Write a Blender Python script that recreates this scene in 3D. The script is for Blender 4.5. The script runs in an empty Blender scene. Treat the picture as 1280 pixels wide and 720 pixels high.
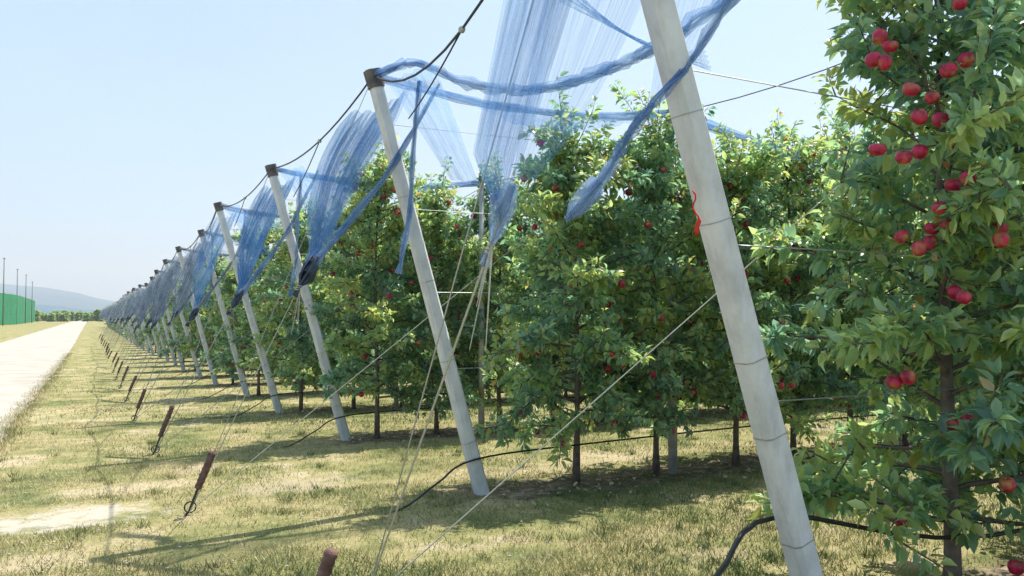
import bpy, bmesh, math, random
import numpy as np
from mathutils import Vector, Matrix, noise
random.seed(7); rng = np.random.default_rng(7)
R = math.radians
sc = bpy.context.scene
COL = sc.collection

# ------------------------------------------------------------------ camera
CAM_H = 1.6
YAW, PITCH = 27.8, 2.0
cd = bpy.data.cameras.new('camera'); cam = bpy.data.objects.new('camera', cd); COL.objects.link(cam)
cd.sensor_width = 36; cd.lens = 28.1; cd.clip_start = 0.05; cd.clip_end = 30000
cam.location = (0, 0, CAM_H)
cam.rotation_euler = (R(90 + PITCH), 0, R(-YAW))
sc.camera = cam
# ------------------------------------------------------------------ light
SUN_DIR = Vector((0.55, 0.17, 1.0)).normalized()       # towards the sun
elev = math.asin(SUN_DIR.z); azim = math.atan2(SUN_DIR.x, SUN_DIR.y)
w = bpy.data.worlds.new('World'); sc.world = w; w.use_nodes = True
nt = w.node_tree; bg = nt.nodes['Background']
sky = nt.nodes.new('ShaderNodeTexSky'); sky.sky_type = 'NISHITA'; sky.sun_disc = False
sky.sun_elevation = elev; sky.sun_rotation = azim
sky.air_density = 1.0; sky.dust_density = 1.6; sky.ozone_density = 1.2; sky.altitude = 200
# a thin veil of high cloud whitens the sky
tc = nt.nodes.new('ShaderNodeTexCoord'); nz = nt.nodes.new('ShaderNodeTexNoise'); mp = nt.nodes.new('ShaderNodeMapping')
mp.inputs['Scale'].default_value = (1.0, 1.0, 2.6); nz.inputs['Scale'].default_value = 1.6; nz.inputs['Detail'].default_value = 5
rp = nt.nodes.new('ShaderNodeMapRange'); rp.inputs['From Min'].default_value = 0.35; rp.inputs['From Max'].default_value = 0.7
rp.inputs['To Min'].default_value = 0.46; rp.inputs['To Max'].default_value = 0.78
mx = nt.nodes.new('ShaderNodeMix'); mx.data_type = 'RGBA'; mx.inputs[7].default_value = (3.2, 4.45, 5.6, 1)
nt.links.new(tc.outputs['Generated'], mp.inputs[0]); nt.links.new(mp.outputs[0], nz.inputs[0])
nt.links.new(nz.outputs[0], rp.inputs[0]); nt.links.new(rp.outputs[0], mx.inputs[0])
nt.links.new(sky.outputs[0], mx.inputs[6]); nt.links.new(mx.outputs[2], bg.inputs[0])
bg.inputs[1].default_value = 0.12
sd = bpy.data.lights.new('sun', 'SUN'); sd.energy = 4.9; sd.angle = R(0.53); sd.color = (1, .94, .84)
sun = bpy.data.objects.new('sun', sd); COL.objects.link(sun)
sun.rotation_euler = SUN_DIR.to_track_quat('Z', 'Y').to_euler(); sun.location = (5, 5, 20)
sc.view_settings.view_transform = 'Standard'; sc.view_settings.look = 'None'
sc.view_settings.exposure = 0.68; sc.view_settings.gamma = 1
sc.cycles.max_bounces = 8; sc.cycles.transparent_max_bounces = 24
sc.cycles.diffuse_bounces = 5; sc.cycles.transmission_bounces = 6; sc.cycles.volume_bounces = 0
sc.cycles.caustics_reflective = False; sc.cycles.caustics_refractive = False

# ------------------------------------------------------------------ terrain height, pixel -> point
def gz(v, u):
    """ground height; the headland falls gently away from the camera, then levels out"""
    a = min(u, 75.0)
    z = -0.023 * a + (0.023 / 150) * max(a, 0) ** 2 if u > 0 else -0.023 * u
    if u > 75: z = -0.8625
    return z
_M = Matrix.Rotation(R(-YAW), 3, 'Z') @ Matrix.Rotation(R(90 + PITCH), 3, 'X')
def ray(px, py):
    return _M @ Vector(((px - 640) / 1000, (360 - py) / 1000, -1))
def P(px, py, Z):
    return Vector((0, 0, CAM_H)) + ray(px, py) * Z
def G(px, py):
    d = ray(px, py); t = 1.0
    for i in range(6000):
        p = Vector((0, 0, CAM_H)) + d * t
        if p.z <= gz(p.x, p.y): return p
        t *= 1.002
    return p

# ------------------------------------------------------------------ helpers
def new_mat(name):
    m = bpy.data.materials.new(name); m.use_nodes = True
    return m, m.node_tree, m.node_tree.nodes['Principled BSDF']
def simple(name, c, rough=.7, noise_amt=.25, scale=8, bump=.2, spec=.3, metal=0, c2=None, obj_rand=0):
    m, t, b = new_mat(name)
    n = t.nodes.new('ShaderNodeTexNoise'); n.inputs['Scale'].default_value = scale; n.inputs['Detail'].default_value = 6
    tc = t.nodes.new('ShaderNodeTexCoord'); t.links.new(tc.outputs['Object'], n.inputs[0])
    r = t.nodes.new('ShaderNodeValToRGB')
    lo = c2 or tuple(x * (1 - noise_amt) for x in c); hi = c if c2 else tuple(min(1, x * (1 + noise_amt)) for x in c)
    r.color_ramp.elements[0].position = .35; r.color_ramp.elements[1].position = .66
    r.color_ramp.elements[0].color = (*lo, 1); r.color_ramp.elements[1].color = (*hi, 1)
    t.links.new(n.outputs[0], r.inputs[0]); t.links.new(r.outputs[0], b.inputs['Base Color'])
    b.inputs['Roughness'].default_value = rough; b.inputs['Metallic'].default_value = metal
    b.inputs['Specular IOR Level'].default_value = spec
    if bump:
        bp = t.nodes.new('ShaderNodeBump'); bp.inputs['Strength'].default_value = bump; bp.inputs['Distance'].default_value = .01
        n2 = t.nodes.new('ShaderNodeTexNoise'); n2.inputs['Scale'].default_value = scale * 6; n2.inputs['Detail'].default_value = 4
        t.links.new(tc.outputs['Object'], n2.inputs[0]); t.links.new(n2.outputs[0], bp.inputs['Height']); t.links.new(bp.outputs[0], b.inputs['Normal'])
    return m
def obj(name, verts, faces, mat, parent=None, smooth=False, loc=(0, 0, 0)):
    me = bpy.data.meshes.new(name); me.from_pydata([tuple(v) for v in verts], [], faces); me.update()
    if smooth: me.polygons.foreach_set('use_smooth', [True] * len(me.polygons))
    if mat: me.materials.append(mat)
    o = bpy.data.objects.new(name, me); COL.objects.link(o); o.location = loc
    if parent: o.parent = parent
    return o
def link_mesh(name, me, parent=None, loc=(0, 0, 0)):
    o = bpy.data.objects.new(name, me); COL.objects.link(o); o.location = loc
    if parent: o.parent = parent
    return o
def thing(name, label, cat, loc=(0, 0, 0), group=None):
    o = bpy.data.objects.new(name, None); COL.objects.link(o); o.location = loc; o.empty_display_size = .2
    o['label'] = label; o['category'] = cat
    if group: o['group'] = group
    return o
def tag(o, label, cat, group=None):
    o['label'] = label; o['category'] = cat
    if group: o['group'] = group
    return o
def tube(pts, rad, seg=6, vf=None, caps=True):
    """tube through pts; rad a number or list; returns verts, faces"""
    pts = [Vector(p) for p in pts]; n = len(pts); V = []; F = []
    if not hasattr(rad, '__len__'): rad = [rad] * n
    up = Vector((.13, .2, 1)).normalized()
    prev = None
    for i, p in enumerate(pts):
        d = (pts[min(i + 1, n - 1)] - pts[max(i - 1, 0)]).normalized()
        if prev is None: a = d.cross(up if abs(d.dot(up)) < .95 else Vector((1, 0, 0))).normalized()
        else: a = (prev - d * prev.dot(d)).normalized()
        prev = a; b = d.cross(a)
        for j in range(seg):
            t = 2 * math.pi * j / seg
            r = rad[i] * (vf(i, j) if vf else 1)
            V.append(p + (a * math.cos(t) + b * math.sin(t)) * r)
    for i in range(n - 1):
        for j in range(seg):
            k = (j + 1) % seg
            F.append((i * seg + j, i * seg + k, (i + 1) * seg + k, (i + 1) * seg + j))
    if caps:
        F.append(tuple(range(seg - 1, -1, -1))); F.append(tuple((n - 1) * seg + j for j in range(seg)))
    return V, F
class MB:
    def __init__(s): s.v = []; s.f = []
    def add(s, vf):
        o = len(s.v); s.v += list(vf[0]); s.f += [tuple(i + o for i in f) for f in vf[1]]
        return s
def sagline(a, b, n, sag):
    a, b = Vector(a), Vector(b)
    return [a.lerp(b, i / n) - Vector((0, 0, sag * 4 * (i / n) * (1 - i / n))) for i in range(n + 1)]
def cpath(ctrl, n):
    """Catmull-Rom through control points"""
    c = [Vector(p) for p in ctrl]; c = [c[0] * 2 - c[1]] + c + [c[-1] * 2 - c[-2]]; out = []
    for i in range(1, len(c) - 2):
        for k in range(n):
            t = k / n; p0, p1, p2, p3 = c[i - 1:i + 3]
            out.append(.5 * ((2 * p1) + (p2 - p0) * t + (2 * p0 - 5 * p1 + 4 * p2 - p3) * t * t + (3 * p1 - p0 - 3 * p2 + p3) * t ** 3))
    out.append(c[-2]); return out
ORD = ['first', 'second', 'third', 'fourth', 'fifth', 'sixth', 'seventh', 'eighth', 'ninth', 'tenth', 'eleventh', 'twelfth',
       'thirteenth', 'fourteenth', 'fifteenth', 'sixteenth', 'seventeenth', 'eighteenth', 'nineteenth', 'twentieth', 'twenty-first', 'twenty-second']
NROW = 44
U = [2.85] + [7.2 + 4.62 * k for k in range(NROW - 1)]
def rowname(k): return 'nearest row' if k == 0 else '%s row' % ORD[k]

# ------------------------------------------------------------------ materials
M_post = simple('weathered_concrete', (.60, .61, .63), .85, .11, 5, .35, .2)
_t = M_post.node_tree; _b = _t.nodes['Principled BSDF']; _src = _b.inputs['Base Color'].links[0].from_socket
_tc = _t.nodes.new('ShaderNodeTexCoord'); _mp = _t.nodes.new('ShaderNodeMapping'); _mp.inputs['Scale'].default_value = (7, 7, 2.2)
_n = _t.nodes.new('ShaderNodeTexNoise'); _n.inputs['Scale'].default_value = 1.5; _n.inputs['Detail'].default_value = 8; _n.inputs['Roughness'].default_value = .7
_r = _t.nodes.new('ShaderNodeMapRange'); _r.inputs['From Min'].default_value = .48; _r.inputs['From Max'].default_value = .72; _r.inputs['To Max'].default_value = .38
_m = _t.nodes.new('ShaderNodeMix'); _m.data_type = 'RGBA'; _m.inputs[7].default_value = (.22, .21, .19, 1)
_t.links.new(_tc.outputs['Object'], _mp.inputs[0]); _t.links.new(_mp.outputs[0], _n.inputs[0]); _t.links.new(_n.outputs[0], _r.inputs[0]); _t.links.new(_r.outputs[0], _m.inputs[0])
_t.links.new(_src, _m.inputs[6]); _t.links.new(_m.outputs[2], _b.inputs['Base Color'])
M_inner = simple('pale_upright_post', (.46, .46, .45), .9, .2, 9, .3, .2)
M_cap = simple('dark_post_cap', (.11, .10, .10), .7, .3, 10, .1)
M_wire = simple('galvanised_wire', (.36, .37, .38), .45, .1, 20, 0, .5, .6)
M_dark = simple('black_twisted_cable', (.035, .037, .045), .6, .2, 60, 0, .3)
M_hose = simple('black_hose', (.018, .018, .02), .42, .2, 20, 0, .5)
M_tube = simple('rusty_brown_tube', (.22, .13, .11), .85, .3, 22, .6, .15, c2=(.10, .06, .055))
M_red = simple('red_strap', (.62, .03, .02), .5, .15, 20, 0)
M_bark = simple('apple_bark', (.15, .12, .105), .95, .3, 14, .6, .15)
M_rope = simple('pale_rope', (.42, .42, .36), .8, .15, 60, 0)
def net_mat(name, alpha_lo, alpha_hi, c1, c2, scale=26):
    m, t, b = new_mat(name); out = t.nodes['Material Output']
    tc = t.nodes.new('ShaderNodeTexCoord')
    n = t.nodes.new('ShaderNodeTexNoise'); n.inputs['Scale'].default_value = 3; n.inputs['Detail'].default_value = 5
    t.links.new(tc.outputs['Object'], n.inputs[0])
    # threads follow the uv of the sheet (u across, v down): streaks along the drop
    mp = t.nodes.new('ShaderNodeMapping'); mp.inputs['Scale'].default_value = (scale, 1.3, 1)
    n2 = t.nodes.new('ShaderNodeTexNoise'); n2.inputs['Scale'].default_value = 1.0; n2.inputs['Detail'].default_value = 6; n2.inputs['Roughness'].default_value = .7
    uv = t.nodes.new('ShaderNodeUVMap'); t.links.new(uv.outputs[0], mp.inputs[0]); t.links.new(mp.outputs[0], n2.inputs[0])
    cr = t.nodes.new('ShaderNodeValToRGB'); cr.color_ramp.elements[0].color = (*c1, 1); cr.color_ramp.elements[1].color = (*c2, 1)
    cr.color_ramp.elements[0].position = .35; cr.color_ramp.elements[1].position = .65
    t.links.new(n.outputs[0], cr.inputs[0])
    df = t.nodes.new('ShaderNodeBsdfDiffuse'); tl = t.nodes.new('ShaderNodeBsdfTranslucent'); tr = t.nodes.new('ShaderNodeBsdfTransparent')
    t.links.new(cr.outputs[0], df.inputs[0]); t.links.new(cr.outputs[0], tl.inputs[0])
    m1 = t.nodes.new('ShaderNodeMixShader'); m1.inputs[0].default_value = .5
    t.links.new(df.outputs[0], m1.inputs[1]); t.links.new(tl.outputs[0], m1.inputs[2])
    mr = t.nodes.new('ShaderNodeMapRange'); mr.inputs['From Min'].default_value = .33; mr.inputs['From Max'].default_value = .67
    mr.inputs['To Min'].default_value = alpha_lo; mr.inputs['To Max'].default_value = alpha_hi
    t.links.new(n2.outputs[0], mr.inputs[0])
    m2 = t.nodes.new('ShaderNodeMixShader'); t.links.new(mr.outputs[0], m2.inputs[0])
    t.links.new(tr.outputs[0], m2.inputs[1]); t.links.new(m1.outputs[0], m2.inputs[2]); t.links.new(m2.outputs[0], out.inputs[0])
    return m
M_net = net_mat('blue_hail_net', .08, .62, (.12, .31, .67), (.29, .51, .82))
M_thin = net_mat('sheer_hail_net', .03, .42, (.10, .30, .72), (.24, .50, .88), 34)
M_netd = net_mat('gathered_hail_net', .12, .66, (.16, .31, .58), (.38, .53, .74), 9)
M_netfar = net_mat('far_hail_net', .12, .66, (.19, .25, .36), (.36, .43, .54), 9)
M_knot = simple('dark_bunched_net', (.06, .08, .13), .85, .4, 14, .3)

def leaf_mat():
    m, t, b = new_mat('apple_leaf'); out = t.nodes['Material Output']
    at = t.nodes.new('ShaderNodeAttribute'); at.attribute_name = 'tint'
    cr = t.nodes.new('ShaderNodeValToRGB'); e = cr.color_ramp.elements
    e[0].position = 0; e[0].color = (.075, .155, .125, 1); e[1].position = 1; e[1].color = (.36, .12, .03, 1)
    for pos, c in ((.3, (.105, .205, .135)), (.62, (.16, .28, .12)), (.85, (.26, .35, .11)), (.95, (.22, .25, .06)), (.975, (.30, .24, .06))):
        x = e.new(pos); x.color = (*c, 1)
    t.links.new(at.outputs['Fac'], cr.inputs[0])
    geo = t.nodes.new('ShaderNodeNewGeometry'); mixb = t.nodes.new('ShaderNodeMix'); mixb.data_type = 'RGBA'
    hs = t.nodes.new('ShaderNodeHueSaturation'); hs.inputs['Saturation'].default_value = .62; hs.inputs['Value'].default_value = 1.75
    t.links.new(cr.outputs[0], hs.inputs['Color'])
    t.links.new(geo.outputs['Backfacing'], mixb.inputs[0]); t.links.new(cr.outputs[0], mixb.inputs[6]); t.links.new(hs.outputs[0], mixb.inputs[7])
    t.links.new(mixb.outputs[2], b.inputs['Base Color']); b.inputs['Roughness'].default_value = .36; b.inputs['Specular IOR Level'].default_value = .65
    tl = t.nodes.new('ShaderNodeBsdfTranslucent'); h2 = t.nodes.new('ShaderNodeHueSaturation'); h2.inputs['Value'].default_value = 2.5; h2.inputs['Saturation'].default_value = 1.0; h2.inputs['Hue'].default_value = .485
    t.links.new(cr.outputs[0], h2.inputs['Color']); t.links.new(h2.outputs[0], tl.inputs[0])
    ms = t.nodes.new('ShaderNodeMixShader'); ms.inputs[0].default_value = .5
    t.links.new(b.outputs[0], ms.inputs[1]); t.links.new(tl.outputs[0], ms.inputs[2]); t.links.new(ms.outputs[0], out.inputs[0])
    return m
M_leaf = leaf_mat()
M_apple = simple('red_apple_skin', (.50, .014, .075), .32, .3, 22, .05, .4, c2=(.20, .008, .030))
_t = M_apple.node_tree; _b = _t.nodes['Principled BSDF']; _src = _b.inputs['Base Color'].links[0].from_socket
_oi = _t.nodes.new('ShaderNodeObjectInfo'); _tc = _t.nodes.new('ShaderNodeTexCoord'); _va = _t.nodes.new('ShaderNodeVectorMath'); _va.operation = 'ADD'
_t.links.new(_tc.outputs['Object'], _va.inputs[0]); _t.links.new(_oi.outputs['Random'], _va.inputs[1])
_n = _t.nodes.new('ShaderNodeTexNoise'); _n.inputs['Scale'].default_value = 13; _t.links.new(_va.outputs[0], _n.inputs[0])
_r = _t.nodes.new('ShaderNodeMapRange'); _r.inputs['From Min'].default_value = .52; _r.inputs['From Max'].default_value = .78; _r.inputs['To Max'].default_value = .75; _t.links.new(_n.outputs[0], _r.inputs[0])
_m = _t.nodes.new('ShaderNodeMix'); _m.data_type = 'RGBA'; _m.inputs[7].default_value = (.42, .30, .06, 1)
_t.links.new(_r.outputs[0], _m.inputs[0]); _t.links.new(_src, _m.inputs[6]); _t.links.new(_m.outputs[2], _b.inputs['Base Color'])
M_grass = None
def grass_mat():
    m, t, b = new_mat('dry_grass_blades'); at = t.nodes.new('ShaderNodeAttribute'); at.attribute_name = 'tint'
    cr = t.nodes.new('ShaderNodeValToRGB'); e = cr.color_ramp.elements
    e[0].color = (.11, .155, .06, 1); e[1].color = (.60, .51, .32, 1)
    for pos, c in ((.35, (.23, .25, .10)), (.65, (.45, .39, .20))):
        x = e.new(pos); x.color = (*c, 1)
    t.links.new(at.outputs['Fac'], cr.inputs[0]); t.links.new(cr.outputs[0], b.inputs['Base Color']); b.inputs['Roughness'].default_value = .75
    b.inputs['Specular IOR Level'].default_value = .15
    return m
M_grass = grass_mat()
def _pt(px, py): p = G(px, py); return p.x, p.y
PATCHES = [(*_pt(62, 648), .85, .5, .95, (.52, .47, .39)), (*_pt(150, 610), .7, .35, .6, (.56, .46, .33)), (*_pt(30, 705), .6, .3, .5, (.55, .45, .32)), (*_pt(370, 605), .9, .5, .6, (.52, .42, .30)),
           (*_pt(700, 580), 2.2, .35, .5, (.48, .38, .25)), (*_pt(900, 690), .5, .25, .4, (.5, .38, .26)), (*_pt(30, 520), .9, 2.2, .5, (.55, .48, .30)), (*_pt(1150, 700), .6, .2, .5, (.5, .36, .25))]
def ground_mat():
    m, t, b = new_mat('mown_headland_grass')
    tc = t.nodes.new('ShaderNodeTexCoord')
    def nse(s, d=6, ro=.6):
        n = t.nodes.new('ShaderNodeTexNoise'); n.inputs['Scale'].default_value = s; n.inputs['Detail'].default_value = d; n.inputs['Roughness'].default_value = ro
        t.links.new(tc.outputs['Object'], n.inputs[0]); return n.outputs[0]
    def ramp(src, pts):
        r = t.nodes.new('ShaderNodeValToRGB'); e = r.color_ramp.elements
        e[0].position, c = pts[0]; e[0].color = (*c, 1); e[1].position, c = pts[-1]; e[1].color = (*c, 1)
        for p_, c in pts[1:-1]:
            x = e.new(p_); x.color = (*c, 1)
        t.links.new(src, r.inputs[0]); return r.outputs[0]
    g = ramp(nse(1.1, 8, .7), [(.36, (.15, .175, .07)), (.48, (.30, .285, .125)), (.56, (.40, .345, .18)), (.66, (.50, .42, .26))])
    fine = ramp(nse(34, 6, .8), [(.3, (.45, .47, .45)), (.7, (1.3, 1.28, 1.25))])
    mu = t.nodes.new('ShaderNodeMix'); mu.data_type = 'RGBA'; mu.blend_type = 'MULTIPLY'; mu.inputs[0].default_value = 1
    t.links.new(g, mu.inputs[6]); t.links.new(fine, mu.inputs[7])
    msk = t.nodes.new('ShaderNodeMapRange'); msk.inputs['From Min'].default_value = .57; msk.inputs['From Max'].default_value = .68
    t.links.new(nse(.55, 9, .72), msk.inputs[0])
    mm = t.nodes.new('ShaderNodeMix'); mm.data_type = 'RGBA'; mm.inputs[7].default_value = (.50, .42, .30, 1)
    t.links.new(msk.outputs[0], mm.inputs[0]); t.links.new(mu.outputs[2], mm.inputs[6])
    # worn earth patches and the bare, littered soil under the tree rows, with ragged edges
    sp = t.nodes.new('ShaderNodeSeparateXYZ'); t.links.new(tc.outputs['Object'], sp.inputs[0])
    def M(op, a, b_=None, c=None):
        n = t.nodes.new('ShaderNodeMath'); n.operation = op
        for i, q in enumerate((a, b_, c)):
            if q is None: continue
            if isinstance(q, (int, float)): n.inputs[i].default_value = q
            else: t.links.new(q, n.inputs[i])
        return n.outputs[0]
    wob = M('SUBTRACT', nse(2.4, 7, .7), .5)
    X, Y = sp.outputs[0], sp.outputs[1]
    far = M('ABSOLUTE', M('SUBTRACT', M('FLOORED_MODULO', M('SUBTRACT', Y, 7.2 - 2.31 + .05), 4.62), 2.31))
    d0 = M('ABSOLUTE', M('SUBTRACT', Y, 2.85)); isnear = M('LESS_THAN', Y, 4.9)
    dist = M('ADD', M('MULTIPLY', d0, isnear), M('MULTIPLY', far, M('SUBTRACT', 1, isnear)))
    edge = M('SUBTRACT', M('ADD', .50, M('MULTIPLY', wob, 1.5)), dist)
    endm = M('MULTIPLY_ADD', M('SUBTRACT', M('ADD', X, M('MULTIPLY', wob, 2)), 2.9), 1.6, 0)
    sm = t.nodes.new('ShaderNodeMapRange'); sm.inputs['From Min'].default_value = -.06; sm.inputs['From Max'].default_value = .12
    t.links.new(edge, sm.inputs[0])
    cl_ = t.nodes.new('ShaderNodeClamp'); t.links.new(endm, cl_.inputs[0])
    smask = M('MULTIPLY', sm.outputs[0], cl_.outputs[0])
    soil = ramp(nse(9, 8, .75), [(.38, (.10, .08, .055)), (.52, (.20, .155, .105)), (.64, (.40, .33, .24))])
    ms_ = t.nodes.new('ShaderNodeMix'); ms_.data_type = 'RGBA'; t.links.new(smask, ms_.inputs[0]); t.links.new(mm.outputs[2], ms_.inputs[6]); t.links.new(soil, ms_.inputs[7])
    last = ms_.outputs[2]; wobf = M('SUBTRACT', nse(5, 8, .75), .5)
    for (cx, cy, rx, ry, am, col_) in PATCHES:
        dx = M('DIVIDE', M('SUBTRACT', X, cx), rx); dy = M('DIVIDE', M('SUBTRACT', Y, cy), ry)
        rr_ = M('SQRT', M('ADD', M('MULTIPLY', dx, dx), M('MULTIPLY', dy, dy)))
        f_ = M('ADD', M('SUBTRACT', 1, rr_), M('ADD', M('MULTIPLY', wob, 3.2), M('MULTIPLY', wobf, 2.4)))
        q = t.nodes.new('ShaderNodeMapRange'); q.inputs['From Min'].default_value = 0; q.inputs['From Max'].default_value = .7; q.inputs['To Max'].default_value = am
        t.links.new(f_, q.inputs[0])
        mq = t.nodes.new('ShaderNodeMix'); mq.data_type = 'RGBA'; t.links.new(q.outputs[0], mq.inputs[0]); t.links.new(last, mq.inputs[6]); mq.inputs[7].default_value = (*col_, 1)
        last = mq.outputs[2]
    t.links.new(last, b.inputs['Base Color']); b.inputs['Roughness'].default_value = .95; b.inputs['Specular IOR Level'].default_value = .1
    bp = t.nodes.new('ShaderNodeBump'); bp.inputs['Strength'].default_value = .7; bp.inputs['Distance'].default_value = .03
    t.links.new(nse(22, 6, .75), bp.inputs['Height']); t.links.new(bp.outputs[0], b.inputs['Normal'])
    return m
M_ground = ground_mat()
M_road = simple('pale_worn_asphalt', (.42, .39, .34), .95, .12, .7, .5, .1)
M_soil = simple('bare_soil_with_litter', (.25, .19, .13), .95, .3, 7, .9, .1, c2=(.12, .095, .07))
M_sand = simple('sandy_bare_earth', (.55, .49, .39), .95, .12, 5, .7, .1)
M_litter = simple('dry_fallen_leaf', (.42, .34, .24), .8, .3, 3, 0, .2)
M_hill = simple('wooded_hillside_haze_blue', (.008, .10, .16), 1, .3, .004, 0, .05)  # woodland, with the blue of distant haze put into its base colour
M_fgreen = simple('green_fence_mesh', (.015, .20, .085), .7, .15, .4, 0, .2)
M_mast = simple('grey_mast', (.12, .12, .12), .6, .1, 2, 0)
M_fartree = simple('far_foliage', (.055, .085, .04), 1, .35, .35, 0, .1)

# ------------------------------------------------------------------ ground, road, hills
def axis(lo, hi, mid0, mid1, step):
    a = list(np.arange(mid0, mid1 + 1e-6, step))
    s = step; x = mid1
    while x < hi: s *= 1.22; x += s; a.append(min(x, hi))
    s = step; x = mid0
    while x > lo: s *= 1.22; x -= s; a.insert(0, max(x, lo))
    return a
vs = axis(-4000, 4000, -6, 12, .25); us = axis(-60, 7000, -2, 80, .5)
V = []; 
for u in us:
    for v in vs:
        near = 1 if (abs(v) < 20 and u < 80) else 0
        V.append((v, u, gz(v, u) + (near * .022 * noise.noise((v * .8, u * .8, 0)) - .012)))
nv = len(vs)
F = [(i * nv + j, i * nv + j + 1, (i + 1) * nv + j + 1, (i + 1) * nv + j) for i in range(len(us) - 1) for j in range(nv - 1)]
o = obj('ground', V, F, M_ground, smooth=True); o['kind'] = 'structure'
def strip(name, edge_a, edge_b, us_, mat, lift, nx=4):
    V = []; F = []
    for u in us_:
        a, b = edge_a(u), edge_b(u)
        for j in range(nx + 1):
            v = a + (b - a) * j / nx; V.append((v, u, gz(v, u) + lift))
    for i in range(len(us_) - 1):
        for j in range(nx): F.append((i * (nx + 1) + j, i * (nx + 1) + j + 1, (i + 1) * (nx + 1) + j + 1, (i + 1) * (nx + 1) + j))
    o = obj(name, V, F, mat, smooth=True); o['kind'] = 'structure'; return o
ru = list(np.arange(-5, 60, .25)) + list(np.arange(60, 420, 6)) + [420, 600]
strip('road', lambda u: -7.2 + .12 * noise.noise((u * .5, 3, 0)), lambda u: -1.22 + .16 * noise.noise((u * .9, 0, 5)) + .1 * noise.noise((u * 4, 0, 5)), ru, M_road, .014)
# hills
def hill(D, prof, name, depth):
    V = []; F = []; n = 90; rows = 7
    for r in range(rows):
        t = r / (rows - 1)
        for i in range(n):
            px = -500 + 1900 * i / (n - 1)
            h = np.interp(px, [p[0] for p in prof], [p[1] for p in prof])
            d = ray(px, 395); d.z = 0; d /= max(.2, 1)
            p = d * (D + depth * t)
            zz = (h * D / 1000) * math.sin(min(1, t * 1.25) * math.pi / 2) * (1 - .0 * t)
            zz += (12 * noise.noise((px * .02, t * 3, D)) + 5 * noise.noise((px * .08, t * 9, D))) * D / 5000 * (t > .05)
            V.append((p.x, p.y, zz - 8))
    for r in range(rows - 1):
        for i in range(n - 1): F.append((r * n + i, r * n + i + 1, (r + 1) * n + i + 1, (r + 1) * n + i))
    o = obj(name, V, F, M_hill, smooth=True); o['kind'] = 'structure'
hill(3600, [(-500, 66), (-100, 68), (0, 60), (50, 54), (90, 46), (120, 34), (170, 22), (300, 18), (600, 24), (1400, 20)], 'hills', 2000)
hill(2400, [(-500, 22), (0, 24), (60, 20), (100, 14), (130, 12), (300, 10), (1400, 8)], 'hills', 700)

# ------------------------------------------------------------------ leaves
LEAF_HI = (np.array([(0, 0, 0), (-.21, .28, .09), (-.21, .62, .05), (.03, 1, -.24), (.20, .62, .03), (.22, .32, .10), (0, .35, -.02), (0, .70, -.08)], float),
           [(0, 6, 1), (1, 6, 7, 2), (2, 7, 3), (0, 5, 6), (5, 4, 7, 6), (4, 3, 7)])
LEAF_MD = (np.array([(0, 0, 0), (-.31, .45, .06), (0, 1, -.1), (.31, .45, .06)], float), [(0, 2, 1), (0, 3, 2)])
def leaves_mesh(name, pos, dirs, nor, size, tint, tmpl):
    tv, tf = tmpl; n = len(pos); k = len(tv)
    d = dirs / np.linalg.norm(dirs, axis=1, keepdims=True)
    side = np.cross(d, nor); side /= np.linalg.norm(side, axis=1, keepdims=True) + 1e-9
    nn = np.cross(side, d)
    s = size[:, None, None]
    verts = pos[:, None, :] + s * (tv[None, :, 0:1] * side[:, None, :] + tv[None, :, 1:2] * d[:, None, :] + tv[None, :, 2:3] * nn[:, None, :])
    verts = verts.reshape(-1, 3)
    loops = []; starts = []; c = 0; flat = []
    for f in tf: starts.append(c); c += len(f); flat += f
    flat = np.array(flat); L = (flat[None, :] + (np.arange(n) * k)[:, None]).ravel()
    S = (np.array(starts)[None, :] + (np.arange(n) * c)[:, None]).ravel()
    me = bpy.data.meshes.new(name); me.vertices.add(n * k); me.vertices.foreach_set('co', verts.ravel().astype(np.float32))
    me.loops.add(len(L)); me.loops.foreach_set('vertex_index', L.astype(np.int32))
    me.polygons.add(len(S)); me.polygons.foreach_set('loop_start', S.astype(np.int32))
    me.update(calc_edges=True)
    a = me.attributes.new('tint', 'FLOAT', 'POINT'); a.data.foreach_set('value', np.repeat(tint, k).astype(np.float32))
    return me

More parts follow.
